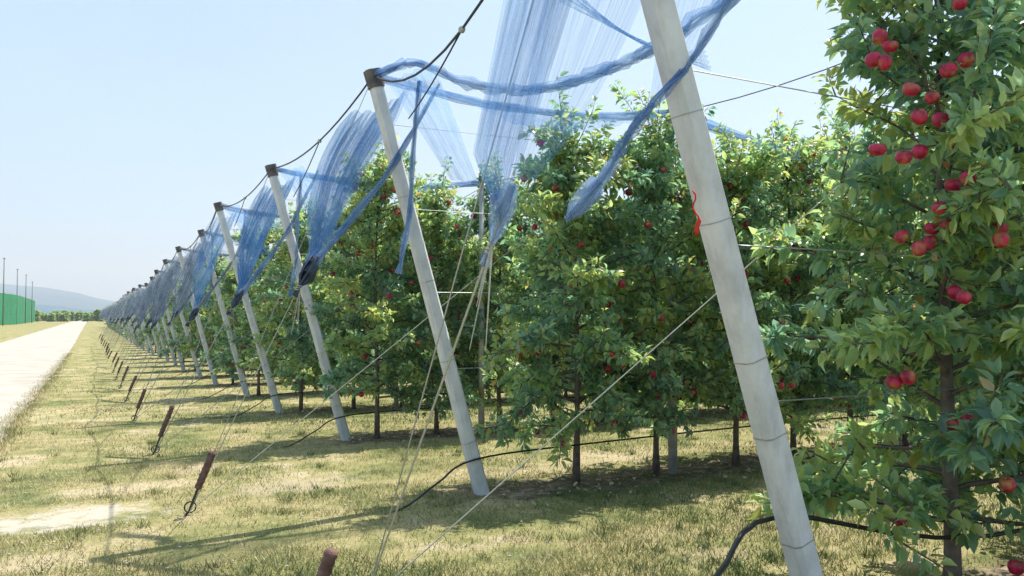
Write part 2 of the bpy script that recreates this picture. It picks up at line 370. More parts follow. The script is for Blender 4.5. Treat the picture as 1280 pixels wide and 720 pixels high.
def gen_tree(seed, H=3.7, r_low=.85, r_top=.35, bottom=.55, n_lat=34, leaf=.085, dens=1.0, lean=0.0):
    """skeleton of a spindle apple tree: returns trunk path, branches, leaf arrays, apple spots"""
    rd = random.Random(seed)
    trunk = []; ph = rd.uniform(0, 6)
    for i in range(13):
        t = i / 12; trunk.append(Vector((.05 * math.sin(t * 5 + ph) * t + lean * t, .05 * math.cos(t * 4 + ph) * t, -.05 + t * (H - .35))))
    def at(z):
        t = max(0, min(.999, (z + .05) / (H - .35))) * 12; i = int(t); return trunk[i].lerp(trunk[i + 1], t - i)
    br = []; LP = []; LD = []; LT = []; AP = []
    def shoot(p0, d0, L, r, lev, ctint, droop):
        pts = [p0]; d = d0.normalized(); n = max(3, int(L / .10)); st = L / n
        for i in range(n):
            d = (d + Vector((rd.gauss(0, .16), rd.gauss(0, .16), rd.gauss(0, .10) - droop * (i / n)))).normalized()
            pts.append(pts[-1] + d * st)
        br.append((pts, r, lev))
        for i in range(1, len(pts)):
            p, q = pts[i - 1], pts[i]; f = i / n
            if lev == 0 and f < .25: continue
            m = int((5.2 if lev else 4.2) * dens + rd.random())
            for j in range(m):
                a = rd.uniform(0, 6.283); ax = (q - p).normalized()
                s1 = ax.orthogonal().normalized(); s2 = ax.cross(s1)
                out = s1 * math.cos(a) + s2 * math.sin(a)
                ld = (ax * rd.uniform(.2, .9) + out * 1.0 + Vector((0, 0, rd.uniform(-.55, .25)))).normalized()
                LP.append(p.lerp(q, rd.random()) + out * rd.uniform(.01, .035)); LD.append(ld)
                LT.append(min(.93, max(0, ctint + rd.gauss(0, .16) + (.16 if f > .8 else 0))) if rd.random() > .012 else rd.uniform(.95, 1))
            if lev == 0 and rd.random() < .55 * dens:
                nd = (d * .5 + Vector((rd.gauss(0, .8), rd.gauss(0, .8), rd.gauss(.35, .45)))).normalized()
                shoot(q, nd, rd.uniform(.16, .42) * (1.1 - .3 * f), r * .5, 1, ctint + rd.gauss(0, .1), .1)
            if lev == 0 and f > .3 and rd.random() < .16: AP.append(q + Vector((rd.gauss(0, .03), rd.gauss(0, .03), -.07)))
    for i in range(n_lat):
        t = (i + rd.random() * .8) / n_lat; z = bottom + .1 + (H - .55 - bottom) * t
        a = i * 2.4 + rd.uniform(-.5, .5); L = (r_low + (r_top - r_low) * t ** 1.15) * rd.uniform(.65, 1.12)
        shoot(at(z), Vector((math.cos(a), math.sin(a), rd.uniform(.05, .5) + .35 * t)), L, .014 * (1.2 - t * .6), 0, rd.uniform(.2, .8) + .12 * t, .16 * (1 - t * .7))
    for i in range(13):                                  # upright water shoots at the top
        a = rd.uniform(0, 6.28); z = H - rd.uniform(.4, 1.1)
        shoot(at(z), Vector((math.cos(a) * .35, math.sin(a) * .35, 1)), rd.uniform(.45, 1.05), .008, 1, rd.uniform(.5, .8), -.02)
    shoot(trunk[-1], Vector((rd.gauss(0, .1), rd.gauss(0, .1), 1)), .6, .01, 1, .6, 0)
    n = len(LP)
    g = np.random.default_rng(seed)
    pos = np.array([tuple(p) for p in LP]); dr = np.array([tuple(d) for d in LD])
    nor = np.tile(np.array([0, 0, 1.0]), (n, 1)) + g.normal(0, .7, (n, 3))
    size = leaf * g.uniform(.55, 1.2, n) * (1.08 if leaf < .11 else 1)
    return trunk, br, pos, dr, nor, size, np.array(LT), AP
def trunk_mesh(trunk, seg=8, r0=.043):
    pts = trunk; n = len(pts)
    rr = [r0 * (1.35 if i == 0 else 1.1 if i == 1 else 1) * (1 - .72 * i / (n - 1)) for i in range(n)]
    return tube(pts, rr, seg, vf=lambda i, j: 1 + .12 * math.sin(i * 2.1 + j * 1.7))
def branches_mesh(br, seg=4, minr=0):
    mb = MB()
    for pts, r, lev in br:
        if r < minr: continue
        if lev: pts = pts[::2] + ([pts[-1]] if len(pts) % 2 == 0 else [])
        n = len(pts); mb.add(tube(pts, [r * (1 - .75 * i / (n - 1)) for i in range(n)], 4 if lev == 0 else 3, caps=False))
    return mb.v, mb.f
def lathe(prof, seg):
    V = []; F = []
    for r, z in prof:
        for j in range(seg): V.append((r * math.cos(2 * math.pi * j / seg), r * math.sin(2 * math.pi * j / seg), z))
    for i in range(len(prof) - 1):
        for j in range(seg):
            k = (j + 1) % seg; F.append((i * seg + j, i * seg + k, (i + 1) * seg + k, (i + 1) * seg + j))
    return V, F
AV, AF = lathe([(.001, -.030), (.012, -.034), (.026, -.030), (.038, -.008), (.040, .010), (.033, .029), (.018, .036), (.008, .032), (.001, .024)], 10)
_a = obj('apple', AV, AF, M_apple, smooth=True); me_apple = _a.data; bpy.data.objects.remove(_a)
_s = obj('stem', *tube([(0, 0, .024), (.004, 0, .045), (.01, .002, .062)], .0018, 4), M_bark); me_stem = _s.data; bpy.data.objects.remove(_s)
def mesh_from(name, vf, mat, smooth=True):
    o = obj(name, vf[0], vf[1], mat, smooth=smooth); me = o.data; bpy.data.objects.remove(o); return me
def apples_mesh(spots):
    mb = MB()
    v8, f8 = lathe([(.001, -.032), (.030, -.022), (.041, .006), (.026, .033), (.001, .03)], 7)
    for p in spots: mb.add(([Vector(v) + p for v in v8], f8))
    return mb.v, mb.f
class Variant: pass
def variant(seed, tmpl, with_apples='parts', **kw):
    t = Variant(); tr, br, pos, dr, nor, size, tint, AP = gen_tree(seed, **kw)
    t.trunk = mesh_from('trunk', trunk_mesh(tr, 8, .036), M_bark); t.branches = mesh_from('branches', branches_mesh(br, minr=0 if tmpl is LEAF_HI else .004), M_bark)
    t.leafdata = (pos, dr, nor, size, tint)
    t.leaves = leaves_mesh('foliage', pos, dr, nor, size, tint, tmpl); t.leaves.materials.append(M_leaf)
    t.spots = AP; t.apples = mesh_from('apples', apples_mesh(AP), M_apple) if with_apples == 'mesh' and AP else None
    return t
def put_tree(var, v, u, rz, scale, label, group, apples):
    t = thing('apple_tree', label, 'apple tree', (v, u, gz(v, u)), group)
    t.rotation_euler.z = rz; t.scale = (scale,) * 3
    link_mesh('trunk', var.trunk, t)
    b = link_mesh('branches', var.branches, t); b['kind'] = 'stuff'
    l = link_mesh('foliage', var.leaves, t); l['kind'] = 'stuff'
    if apples == 'parts':
        for p in var.spots:
            a = link_mesh('apple', me_apple, t, p); a.rotation_euler = (random.uniform(-.4, .4), random.uniform(-.4, .4), random.uniform(0, 6))
            a.scale = (random.uniform(.85, 1.1),) * 3
    elif apples == 'mesh' and var.apples:
        a = link_mesh('apples', var.apples, t); a['kind'] = 'stuff'
    return t

GT = 'apple trees in the netted orchard rows'
# --- hero trees of the nearest row: many leaves are objects of their own
leaf_objs = []
for q in range(8):
    me = leaves_mesh('leaf', np.zeros((1, 3)), np.array([[0, 1., 0]]), np.array([[0, 0, 1.]]), np.ones(1), np.array([.15 + q * .1]), LEAF_HI)
    me.materials.append(M_leaf); leaf_objs.append(me)
hero_apples = [(1100, 46), (1092, 75), (1113, 58), (1106, 78), (1200, 4), (1186, 88), (1139, 112), (1166, 122), (1150, 146), (1176, 150), (1097, 187),
               (1130, 197), (1150, 190), (1192, 232), (1211, 223), (1175, 260), (1184, 282), (1165, 286), (1128, 296), (1149, 311), (1163, 304), (1252, 300),
               (1194, 366), (1118, 478), (1136, 472), (1214, 528), (1233, 541), (1193, 532), (1260, 606), (1128, 652), (1271, 710), (1208, 75), (1250, 285), (1205, 372)]
def hero(seed, v, u, label, kw, apple_px, nl):
    tr, br, pos, dr, nor, size, tint, AP = gen_tree(seed, **kw)
    t = thing('apple_tree', label, 'apple tree', (v, u, gz(v, u)), GT)
    base = np.array([v, u, gz(v, u)])
    world = pos + base
    # the leaves that show largest in the picture
    Mi = np.array(_M.transposed()); c = (world - np.array([0, 0, CAM_H])) @ Mi.T
    Zc = -c[:, 2]; sx = 640 + 1000 * c[:, 0] / Zc; sy = 360 - 1000 * c[:, 1] / Zc
    inside = (sx > 0) & (sx < 1280) & (sy > 0) & (sy < 720) & (Zc > 1)
    score = np.where(inside, size / Zc * (1 + 1.5 * (Zc < np.percentile(Zc, 35))), 0)
    pick = np.argsort(-score)[:nl]; keep = np.ones(len(pos), bool); keep[pick] = False
    obj('trunk', *trunk_mesh(tr, 10, .046), M_bark, t, True)
    b = obj('branches', *branches_mesh(br), M_bark, t, True); b['kind'] = 'stuff'
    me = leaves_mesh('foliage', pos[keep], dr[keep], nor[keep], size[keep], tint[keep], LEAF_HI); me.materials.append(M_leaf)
    l = link_mesh('foliage', me, t); l['kind'] = 'stuff'
    for i in pick:
        d = Vector(dr[i]).normalized(); s = d.cross(Vector(nor[i])).normalized(); n_ = s.cross(d)
        o = link_mesh('leaf', leaf_objs[int(min(7, max(0, (tint[i] - .1) * 10)))], t)
        m = Matrix((s, d, n_)).transposed().to_4x4(); m.translation = Vector(pos[i]); o.matrix_basis = m @ Matrix.Scale(float(size[i]), 4)
    for (x, y, Z) in apple_px:
        p = P(x, y, Z) - t.location
        a = link_mesh('apple', me_apple, t, p); a.rotation_euler = (random.uniform(-.4, .4), random.uniform(-.4, .4), random.uniform(0, 6)); a.scale = (random.uniform(.88, 1.12), random.uniform(.88, 1.12), random.uniform(.82, 1.08))
        link_mesh('stem', me_stem, a)
    return t
hero(101, 4.36, 2.9, 'apple tree laden with red apples right of the big leaning post, nearest of all',
     dict(H=4.5, r_low=1.12, r_top=.62, bottom=.32, n_lat=72, leaf=.092, dens=1.75), [(x, y, random.uniform(3.9, 4.3)) for x, y in hero_apples], 300)
hero(137, 5.45, 2.85, 'apple tree at the right edge of the picture, second tree of the nearest row',
     dict(H=4.2, r_low=.9, r_top=.6, bottom=.45, n_lat=60, leaf=.095, dens=1.8), [], 120)
# --- variants
near_vars = [variant(s, LEAF_HI, 'parts', H=hh, r_low=1.06, r_top=.66, bottom=.46, n_lat=64, leaf=.09, dens=1.75) for s, hh in ((11, 4.15), (12, 3.9), (13, 4.2), (14, 3.8))]
mid_vars = [variant(s, LEAF_MD, 'mesh', H=hh, r_low=1.08, r_top=.72, bottom=.42, n_lat=54, leaf=.11, dens=1.4) for s, hh in ((21, 4.1), (22, 3.85), (23, 4.2))]
far_vars = [variant(s, LEAF_MD, 'mesh', H=hh, r_low=1.0, r_top=.62, bottom=.5, n_lat=34, leaf=.18, dens=.85) for s, hh in ((31, 4.0), (32, 3.8), (33, 4.1))]
counts = [0, 14, 21, 21, 17, 14, 12, 10, 8, 7, 6, 6]
kinds = ['bushy green', 'loose leaved', 'tall upright', 'dense dark green']
for k in range(0, NROW):
    if k == 0:
        for q in range(3):
            put_tree(near_vars[q], 6.5 + 1.05 * q, U[0], q * 1.3, 1, 'apple tree hidden deep in the nearest row, %s in from its post' % ORD[q + 2], GT, 'mesh')
        continue
    n = counts[k] if k < len(counts) else (4 if k < 24 else 3)
    for q in range(n):
        v = (3.86 if k > 1 else 4.60) + 1.05 * q + random.uniform(-.06, .06); u = U[k] + random.uniform(-.06, .06)
        if k <= 2: pool, ap = near_vars, ('parts' if q < (8 if k == 1 else 5) else 'mesh')
        elif k <= 8: pool, ap = mid_vars, 'mesh'
        else: pool, ap = far_vars, 'mesh'
        i = (q * 3 + k * 5 + (q // 4)) % len(pool)
        if k <= 11:
            desc = 'leafy fruiting apple tree' if k < 5 else 'green apple tree'
            lab = '%s, %s in from the leaning post that ends the %s' % (desc, ORD[q], rowname(k)); grp = GT
        else:
            lab = 'distant small apple tree in the merging far rows beside the headland'; grp = 'distant apple trees of the far rows'
        put_tree(pool[i], v, u, random.uniform(0, 6.28), random.uniform(.93, 1.07), lab, grp, ap)

# ------------------------------------------------------------------ posts
TOP_V, POST_V, POST_H = 2.32, 3.46, 4.02
def post_mesh(a, b, w0, w1):
    """four-sided prestressed post with chamfered corners"""
    a, b = Vector(a), Vector(b); d = (b - a).normalized(); y = Vector((0, 1, 0)); x = y.cross(d).normalized(); y = d.cross(x)
    V = []; F = []; n = 10
    for i in range(n + 1):
        t = i / n; w_ = w0 + (w1 - w0) * t; c = w_ * .18; p = a.lerp(b, t)
        h = w_ / 2
        for (s, r) in ((h - c, -h), (h, -h + c), (h, h - c), (h - c, h), (-h + c, h), (-h, h - c), (-h, -h + c), (-h + c, -h)):
            V.append(p + x * s + y * r)
    for i in range(n):
        for j in range(8):
            k = (j + 1) % 8; F.append((i * 8 + j, i * 8 + k, (i + 1) * 8 + k, (i + 1) * 8 + j))
    F.append(tuple(range(7, -1, -1))); F.append(tuple(n * 8 + j for j in range(8)))
    return V, F
tops = []; knots = []; anchors = []
jit = random.Random(3)
for k in range(NROW):
    u = U[k]; dv = jit.uniform(-.08, .08) if k > 1 else 0; base = Vector((POST_V + dv, u, gz(0, u)))
    topv = TOP_V + dv + (jit.uniform(-.08, .08) if k > 1 else 0); H = POST_H + (jit.uniform(-.12, .12) if k > 1 else 0)
    if k == 0: base = Vector((3.27, 2.85, gz(0, 2.85)))
    T = Vector((topv, u, gz(0, u) + H))
    if k == 0: T = Vector((1.93, 2.85, gz(0, 2.85) + 4.05))
    tops.append(T)
    lab = 'thick white concrete post leaning in front of the fruit-laden tree, largest of the leaning posts' if k == 0 else \
        ('white leaning concrete post that ends the %s' % rowname(k) if k < 14 else 'far leaning post among the merging hail nets')
    t = thing('leaning_post', lab, 'post', base, 'leaning concrete end posts along the headland' if k < 14 else 'distant leaning end posts')
    d = (T - base); w0 = .135 if k < 2 else .14; w1 = .122 if k == 0 else .115
    obj('shaft', *post_mesh(-d.normalized() * .1, d, w0, w1), M_post, t)
    if k < 14:
        dn = d.normalized(); V, F = post_mesh(d - dn * .12, d + dn * .05, w1 * 1.2, w1 * 1.28); obj('cap', V, F, M_cap, t)
    if k < 5:                                             # wire loops round the shaft
        for hz in ((.14, .27, .36, .52, .64, .8) if k == 0 else (.13, .33, .52, .72)):
            p = d * hz; ww = w0 + (w1 - w0) * hz; dn = d.normalized()
            obj('wire_loop', *post_mesh(p - dn * .0025, p + dn * .0025, ww + .005, ww + .005), M_wire, t)
    if k == 0:
        pts = []
        for i in range(11):
            s = i / 10; q = P(866 + 8 * s + 3 * math.sin(i * 1.2), 238 + 55 * s, 3.44) - base; pts.append(q)
        obj('red_strap', *tube(pts, [.004 + .006 * (i > 6) for i in range(11)], 5), M_red, t, True)
    # anchor
    if k == 0: A = G(392, 719) + Vector((.10, -.75, 0)); A.z = gz(0, A.y)
    elif k == 1: A = G(233, 642)
    else: A = Vector((.76 + jit.uniform(-.08, .08), u + jit.uniform(-.1, .1), gz(0, u)))
    anchors.append(A)

# inner vertical posts
for k in range(0, 9):
    for q, v in enumerate((5.85, 12.6, 19.4)):
        if k == 0 and q > 0 or k > 5 and q > 0: continue
        u = U[k] - (.35 if k == 2 and q == 0 else 0); v = 5.5 if k == 2 and q == 0 else v
        t = thing('vertical_post', 'slim upright grey post standing %s within the %s' % (['first', 'second', 'third'][q], rowname(k)), 'post', (v, u, gz(v, u)), 'upright posts inside the tree rows')
        obj('shaft', *tube([(0, 0, -.1), (0, 0, 2), (0, 0, 4.05)], [.052, .048, .042], 8), M_inner, t, True)
        obj('cap', *tube([(0, 0, 4.0), (0, 0, 4.12)], [.056, .05], 8), M_cap, t, True)

# ------------------------------------------------------------------ wires, hoses
for k in range(0, 12):
    u = U[k]; base = Vector((POST_V if k else 3.32, u, gz(0, u))); T = tops[k]; vend = 26 if k < 5 else 12
    t = thing('trellis_wires', 'thin trellis wires strung through the trees of the %s' % rowname(k), 'wire', base, 'trellis wires of the tree rows')
    for hgt in (1.25, 2.0, 2.8, 3.6):
        a = base.lerp(T, hgt / 4.05) - base
        obj('wire', *tube([a, Vector((5.85, u, gz(5, u) + hgt)) - base, Vector((vend, u, gz(5, u) + hgt)) - base], .0035, 4), M_wire, t)
    hb = base.lerp(T, (.36 if k else .66) / 4.05)
    gp = Vector((base.x - (1.15 if k == 0 else .95), u - .28, gz(0, u) + .01))
    if k == 0: gp = P(895, 722, 3.5)
    pts = cpath(([gp + Vector((-.5, -.12, -.02)), gp, (gp + hb) / 2] if k else [P(600, 1000, 2.5), P(780, 832, 2.95), gp]) + [ hb + Vector((-.02, -.09 if k else .10, 0)), Vector((4.6, u - .02, gz(0, u) + .40)), Vector((8, u, gz(0, u) + .44)), Vector((14, u, gz(0, u) + .42)), Vector((vend, u, gz(0, u) + .44))], 5)
    tag(obj('irrigation_hose', *tube(pts, .010 if k else .013, 6), M_hose, None, True), 'black irrigation hose rising from the grass and running along the %s' % rowname(k), 'hose', 'black irrigation hoses of the rows')

# headland cable between the post tops, with a joint in each bay
mk = 16
for k in range(mk):
    a, b = tops[k], tops[k + 1]
    t = thing('top_cable', 'dark twisted cable between the tops of the %s and %s leaning posts' % (ORD[k], ORD[k + 1]), 'cable', a, 'cables linking the post tops')
    pts = [p - a for p in sagline(a, b, 12, .50 if k == 0 else .2)]
    V, F = tube(pts, .0095 if k < 3 else .012, 5, vf=lambda i, j: 1)
    obj('cable', V, F, M_dark, t, True)
    if k < 5:
        m = pts[5]; obj('clamp', *tube([m - Vector((0, .03, 0)), m, m + Vector((0, .03, 0))], [.012, .026, .012], 6), M_wire, t, True)
        # tie rope running from the clamp back into the row behind
        e = b + Vector((.28, -.2, -.42)) - a
        obj('tie_rope', *tube(sagline(m, e, 6, .03), .0065, 5), M_dark, t, True)
# cross cables over the inner posts
for v, lab in ((5.85, 'thin cable crossing high over the alleys on the first upright posts'), (12.6, 'thin cable crossing high over the alleys deeper in the orchard')):
    mb = MB()
    for k in range(8):
        mb.add(tube(sagline((v, U[k], gz(0, U[k]) + 4.08), (v, U[k + 1], gz(0, U[k + 1]) + 4.08), 8, .14), .006, 4))
    tag(obj('cross_cable', mb.v, mb.f, M_dark), lab, 'cable')

# ------------------------------------------------------------------ guy wires and anchors
for k in range(NROW):
    if k > 20: break
    A, T = anchors[k], tops[k]
    lab = ('steel guy wire with red-brown tube at the foot, anchoring the %s leaning post' % ('big nearest' if k == 0 else ORD[k])) if k < 10 else 'far guy wire with brown tube beside the distant posts'
    t = thing('guy_wire', lab, 'guy wire', A, 'guy wires anchored in the headland' if k < 10 else 'distant guy wires')
    top = T - A; r = .0045 if k < 3 else .006
    obj('wire', *tube([Vector((0, 0, -.05)), top * .5, top], r, 4), M_wire, t)
    if k < 9:
        e = Vector((5.85, U[k], gz(0, U[k]) + 4.0)) - A
        obj('wire', *tube([Vector((0, 0, 0)), e * .5, e], r * .9, 4), M_rope if k < 2 else M_wire, t)
    # protective tube over the lower end (ribbed)
    if k == 0:
        q0, q1 = P(402, 726, 2.9) - A, P(415, 688, 2.9) - A; q0 = q0 + (q0 - q1) * .8
    else:
        q0 = Vector(top) * .055 + Vector((0.0, -.02, 0)); q1 = Vector(top) * (.055 + .08 + .03 * jit.random())
    n = 14
    pts = [q0.lerp(q1, i / n) for i in range(n + 1)]
    obj('protective_tube', *tube(pts, .031 if k else .024, 9, vf=lambda i, j: 1.13 if i % 2 else .95), M_tube, t, True)
    if k < 8:
        obj('anchor_rod', *tube([Vector((-.08, 0, -.1)), Vector((.02, 0, .02)), q0], .011, 6), M_dark, t)
        V, F = tube([Vector((.05 * math.cos(x) + .03, .01, .05 + .05 * math.sin(x))) for x in np.linspace(0, 6.28, 13)], .007, 5); obj('eye_ring', V, F, M_dark, t, True)

# ------------------------------------------------------------------ hail nets
def sheet(name, f, ns, ntt, mat, parent, uvs=1.0):
    V = [f(i / ns, j / ntt) for j in range(ntt + 1) for i in range(ns + 1)]
    F = [(j * (ns + 1) + i, j * (ns + 1) + i + 1, (j + 1) * (ns + 1) + i + 1, (j + 1) * (ns + 1) + i) for j in range(ntt) for i in range(ns)]
    o = obj(name, V, F, mat, parent, True); me = o.data; uv = me.uv_layers.new(name='UVMap')
    L = np.empty(len(me.loops), np.int32); me.loops.foreach_get('vertex_index', L)
    co = np.stack([(L % (ns + 1)) / ns * uvs, (L // (ns + 1)) / ntt], 1).astype(np.float32)
    uv.data.foreach_set('uv', co.ravel()); return o
def roll(name, pts, rad, parent, mat=None, seg=12, twist=.7, amp=.28):
    """furled net: several creased folds lying loosely round one line"""
    n = len(pts); pts = [Vector(p) for p in pts]
    if not hasattr(rad, '__len__'): rad = [rad] * n
    mb = MB(); info = []; sg = 7 if seg >= 9 else 5; folds = 5 if seg >= 9 else 2; sd_ = rad[0] * 90 + n + parent.location.y
    for f_ in range(folds):
        ctr = []
        for i, p in enumerate(pts):
            d = (pts[min(i + 1, n - 1)] - pts[max(i - 1, 0)]).normalized(); a = d.orthogonal().normalized(); b = d.cross(a)
            th = f_ * 6.283 / folds + twist * .35 * i + 1.5 * noise.noise((i * .3, f_, sd_)); q = rad[i] * (.25 + .9 * abs(noise.noise((i * .35, f_ * 3, sd_ + 4))) * 1.6)
            ctr.append(p + (a * math.cos(th) + b * math.sin(th)) * q)
        rr_ = [max(.004, rad[i] * (.42 + .5 * noise.noise((i * .6, f_ * 5, sd_ + 9)))) for i in range(n)]
        mb.add(tube(ctr, rr_, sg, vf=lambda i, j: (1.5 if (j + f_) % 3 == 0 else .55) + amp * math.sin(j * 2.6 + i * 1.1)))
    o = obj(name, mb.v, mb.f, mat or M_netd, parent, True); me = o.data; uv = me.uv_layers.new(name='UVMap')
    L = np.empty(len(me.loops), np.int32); me.loops.foreach_get('vertex_index', L)
    co = np.stack([(L % sg) / sg, (L // sg) * .15], 1).astype(np.float32); uv.data.foreach_set('uv', co.ravel()); return o
for k in range(NROW):
    u = U[k]; T = tops[k]; A = anchors[k]; g = gz(0, u); rr = random.Random(50 + k)
    if k == 0: K = P(626, 272, 3.3)
    elif k == 1: K = P(383, 340, 7.13)
    else: K = Vector((1.72 + rr.uniform(-.1, .1), u + rr.uniform(-.1, .1), g + 2.0 + rr.uniform(-.25, .2)))
    lab = 'blue hail net gathered from the %s post top down to a dark knot' % ('nearest leaning' if k == 0 else ORD[k] + ' leaning') if k < 12 else 'distant furled hail net merging with its neighbours along the headland'
    t = thing('hail_net', lab, 'hail net', T, 'furled hail nets over the rows' if k < 12 else 'distant furled hail nets')
    Kr = K - T
    nf = 9 if k < 3 else 5
    ph = rr.uniform(0, 6); wid = (-.8 if k < 4 else -1.5) if k else .55
    nn = (48, 30) if k < 3 else (24, 12) if k < 10 else (12, 7)
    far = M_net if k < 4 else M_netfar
    # end wedge: from the cable beside the post top, gathered to the knot
    def wedge(s, q, Kr=Kr, ph=ph, wid=wid, nf=nf):
        inner = Vector((.42, .05, -.02)).lerp(Kr, q) + Vector((.10, .05, 0)) * math.sin(math.pi * q)
        outer = Vector((.05, -wid, -.12)).lerp(Kr, q) + Vector((-.22, .12, 0)) * math.sin(math.pi * min(1, q * 1.15))
        g_ = .5 + (s - .5) * (1 - .35 * math.sin(math.pi * q))
        p = inner.lerp(outer, g_) + Vector((0, .10, -.10 * math.sin(math.pi * s) * (1 - q)))
        am = .075 * (1 - .62 * q) * min(1, q * 5 + .25)
        w1 = math.sin(nf * 6.283 * s + ph + 1.5 * q) + .5 * math.sin(2.3 * nf * s * 6.283 + 3 * q)
        return p + Vector((.85, .45, 0)) * am * w1 + Vector((0, 0, .02 * math.sin(30 * s)))
    if k == 0:
        A0 = [P(640, -60, 3.15), P(735, -60, 3.2)]; A1 = [P(590, 190, 3.25), P(656, 190, 3.3)]
        def wedge0(s, q):
            top = A0[0].lerp(A0[1], s); mid = A1[0].lerp(A1[1], s)
            if q < .72: p = top.lerp(mid, q / .72)
            else: p = mid.lerp(K, ((q - .72) / .28) ** .8)
            am = .035 * (1 - .4 * q)
            return p - T + Vector((.5, .85, 0)) * am * (math.sin(38 * s + 1.2 * q) + .5 * math.sin(85 * s + 4 * q)) 
        sheet('gathered_curtain', wedge0, 60, 36, M_net, t)
        sheet('gathered_curtain', lambda s, q: wedge0(.1 + .8 * s, q) + Vector((.04, .11, 0)), 50, 30, M_net, t)
        B0 = [P(690, -70, 3.5), P(835, -70, 3.9)]; B1 = [P(640, 225, 3.4), P(668, 225, 3.45)]
        def spread(s, q):
            p = B0[0].lerp(B0[1], s).lerp(B1[0].lerp(B1[1], s), q ** .9) + Vector((0, 0, -.12 * math.sin(math.pi * q) * s))
            return p - T + Vector((.5, .85, 0)) * .03 * 2 * (noise.noise((s * 9, q * 1.2, 4)) + .6 * noise.noise((s * 24, q * 2, 9)))
        sheet('gathered_curtain', spread, 54, 30, M_thin, t)
        C0 = [P(838, -60, 3.7), P(940, -60, 3.8)]; C1 = [P(812, 130, 3.75), P(838, 118, 3.65)]
        sheet('gathered_curtain', lambda s, q: C0[0].lerp(C0[1], s).lerp(C1[0].lerp(C1[1], s), q) - T + Vector((.5, .85, 0)) * .025 * math.sin(20 * s + 3 * q), 30, 20, M_thin, t)
        # sagging fold behind the post
        D0 = [P(700, -40, 4.3), P(690, 62, 4.4)]
        def fold(s, q):
            a = P(690 + 190 * s, -45 + 110 * math.sin(s * 1.9), 4.3 + .5 * s); b = P(700 + 190 * s, 5 + 85 * s, 4.2 + .5 * s)
            return a.lerp(b, q) - T + Vector((.3, .8, .1)) * .03 * math.sin(30 * q + 6 * s)
        sheet('gathered_curtain', fold, 30, 16, M_net, t)
        # diagonal strand
        dp = cpath([P(935, -40, 3.75), P(905, 10, 3.7), P(862, 78, 3.62), P(800, 150, 3.4), P(762, 210, 3.5), P(728, 262, 3.55)], 6)
        n = len(dp); roll('furled_strand', [p - T for p in dp], [.036 - .018 * math.sin(math.pi * min(1, i / n * 1.1)) * .8 for i in range(n)], t)
        roll('knot', [P(748, 225, 3.5) - T, P(736, 243, 3.5) - T, P(722, 262, 3.52) - T, P(708, 275, 3.55) - T], [.028, .045, .04, .014], t, M_netd, 9, 1.1, .45)
        # furled roll slung from the second row up behind the big post
        vp = cpath([P(470, 92, 7.45), P(520, 78, 7.35), P(575, 101, 7.0), P(640, 112, 6.6), P(705, 105, 6.0), P(765, 84, 5.4), P(812, 62, 5.0), P(880, 20, 4.8), P(950, -30, 4.6)], 6)
        roll('furled_strand', [p - T for p in vp], .045, t, None, 12, .5, .35)
    else:
        sheet('gathered_curtain', wedge, nn[0], nn[1], far, t)
        if 3 < k < 12:
            sheet('gathered_curtain', lambda s, q: wedge(.15 + .8 * s, q) + Vector((.06, .05, -.02)), nn[0], nn[1], far, t)
        # furled strand beside the post, from the ridge down to the knot
        e = Vector((2.95, u - .1, g + 4.0))
        st = cpath([e - T, (e - T).lerp(Kr, .4) + Vector((.03, 0, -.1)), (e - T).lerp(Kr, .75) + Vector((0, 0, -.08)), Kr], 6 if k < 10 else 2)
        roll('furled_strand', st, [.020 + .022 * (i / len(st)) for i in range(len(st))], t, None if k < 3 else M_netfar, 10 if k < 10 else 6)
    # slack hanging strand inside the row
    if 0 < k < 8:
        s0 = Vector((2.62, u - .42, T.z - .12)) - T
        roll('furled_strand', cpath([s0, s0 + Vector((-.02, .1, -.6)), s0 + Vector((.0, .25, -1.2)), s0 + Vector((-.08, .3, -1.75))], 5), [.018 + .014 * (i % 3 == 0) + .012 * i / 15 for i in range(16)], t)
        sheet('gathered_curtain', lambda s, q: (Vector((.1 + .15 * s, -.1 - .75 * s, -.08)).lerp(Vector((.75 + .25 * s, -.1 - .1 * s, -.95)), q) + Vector((.7, .5, 0)) * .03 * math.sin(26 * s + q * 3)), 30, 16, far, t)
    # knot with a ragged tail
    if k < 20:
        dd = (A - K).normalized()
        roll('knot', [Kr - dd * .16, Kr - dd * .05, Kr + dd * .05, Kr + dd * .13, Kr + dd * .24], [.035, .052, .05, .018, .04] if k else [.022, .036, .034, .012, .026], t, M_knot if k else M_netd, 14, 1.3, .5)
        if k < 6: obj('cord_wrap', *tube([Kr + dd * (.125 + .004 * i) + Vector((math.cos(i * 1.3), math.sin(i * 1.3), 0)) * (.024 if k else .016) for i in range(16)], .005, 4), M_rope, t)
        for q in range(5 if k < 4 else 0):
            e = Kr + dd * .2 + Vector((rr.uniform(-.08, .08), rr.uniform(-.08, .08), -rr.uniform(.15, .4)))
            obj('loose_end', *tube([Kr, Kr + dd * .12, e], [.006, .005, .002], 4), M_rope, t)
        off = Vector((.03, .05, 0))
        obj('tie_cord', *tube([Kr, (Kr + A - T) / 2, A - T + off], .006 if k < 2 else .007, 4), M_rope if k < 4 else M_wire, t)
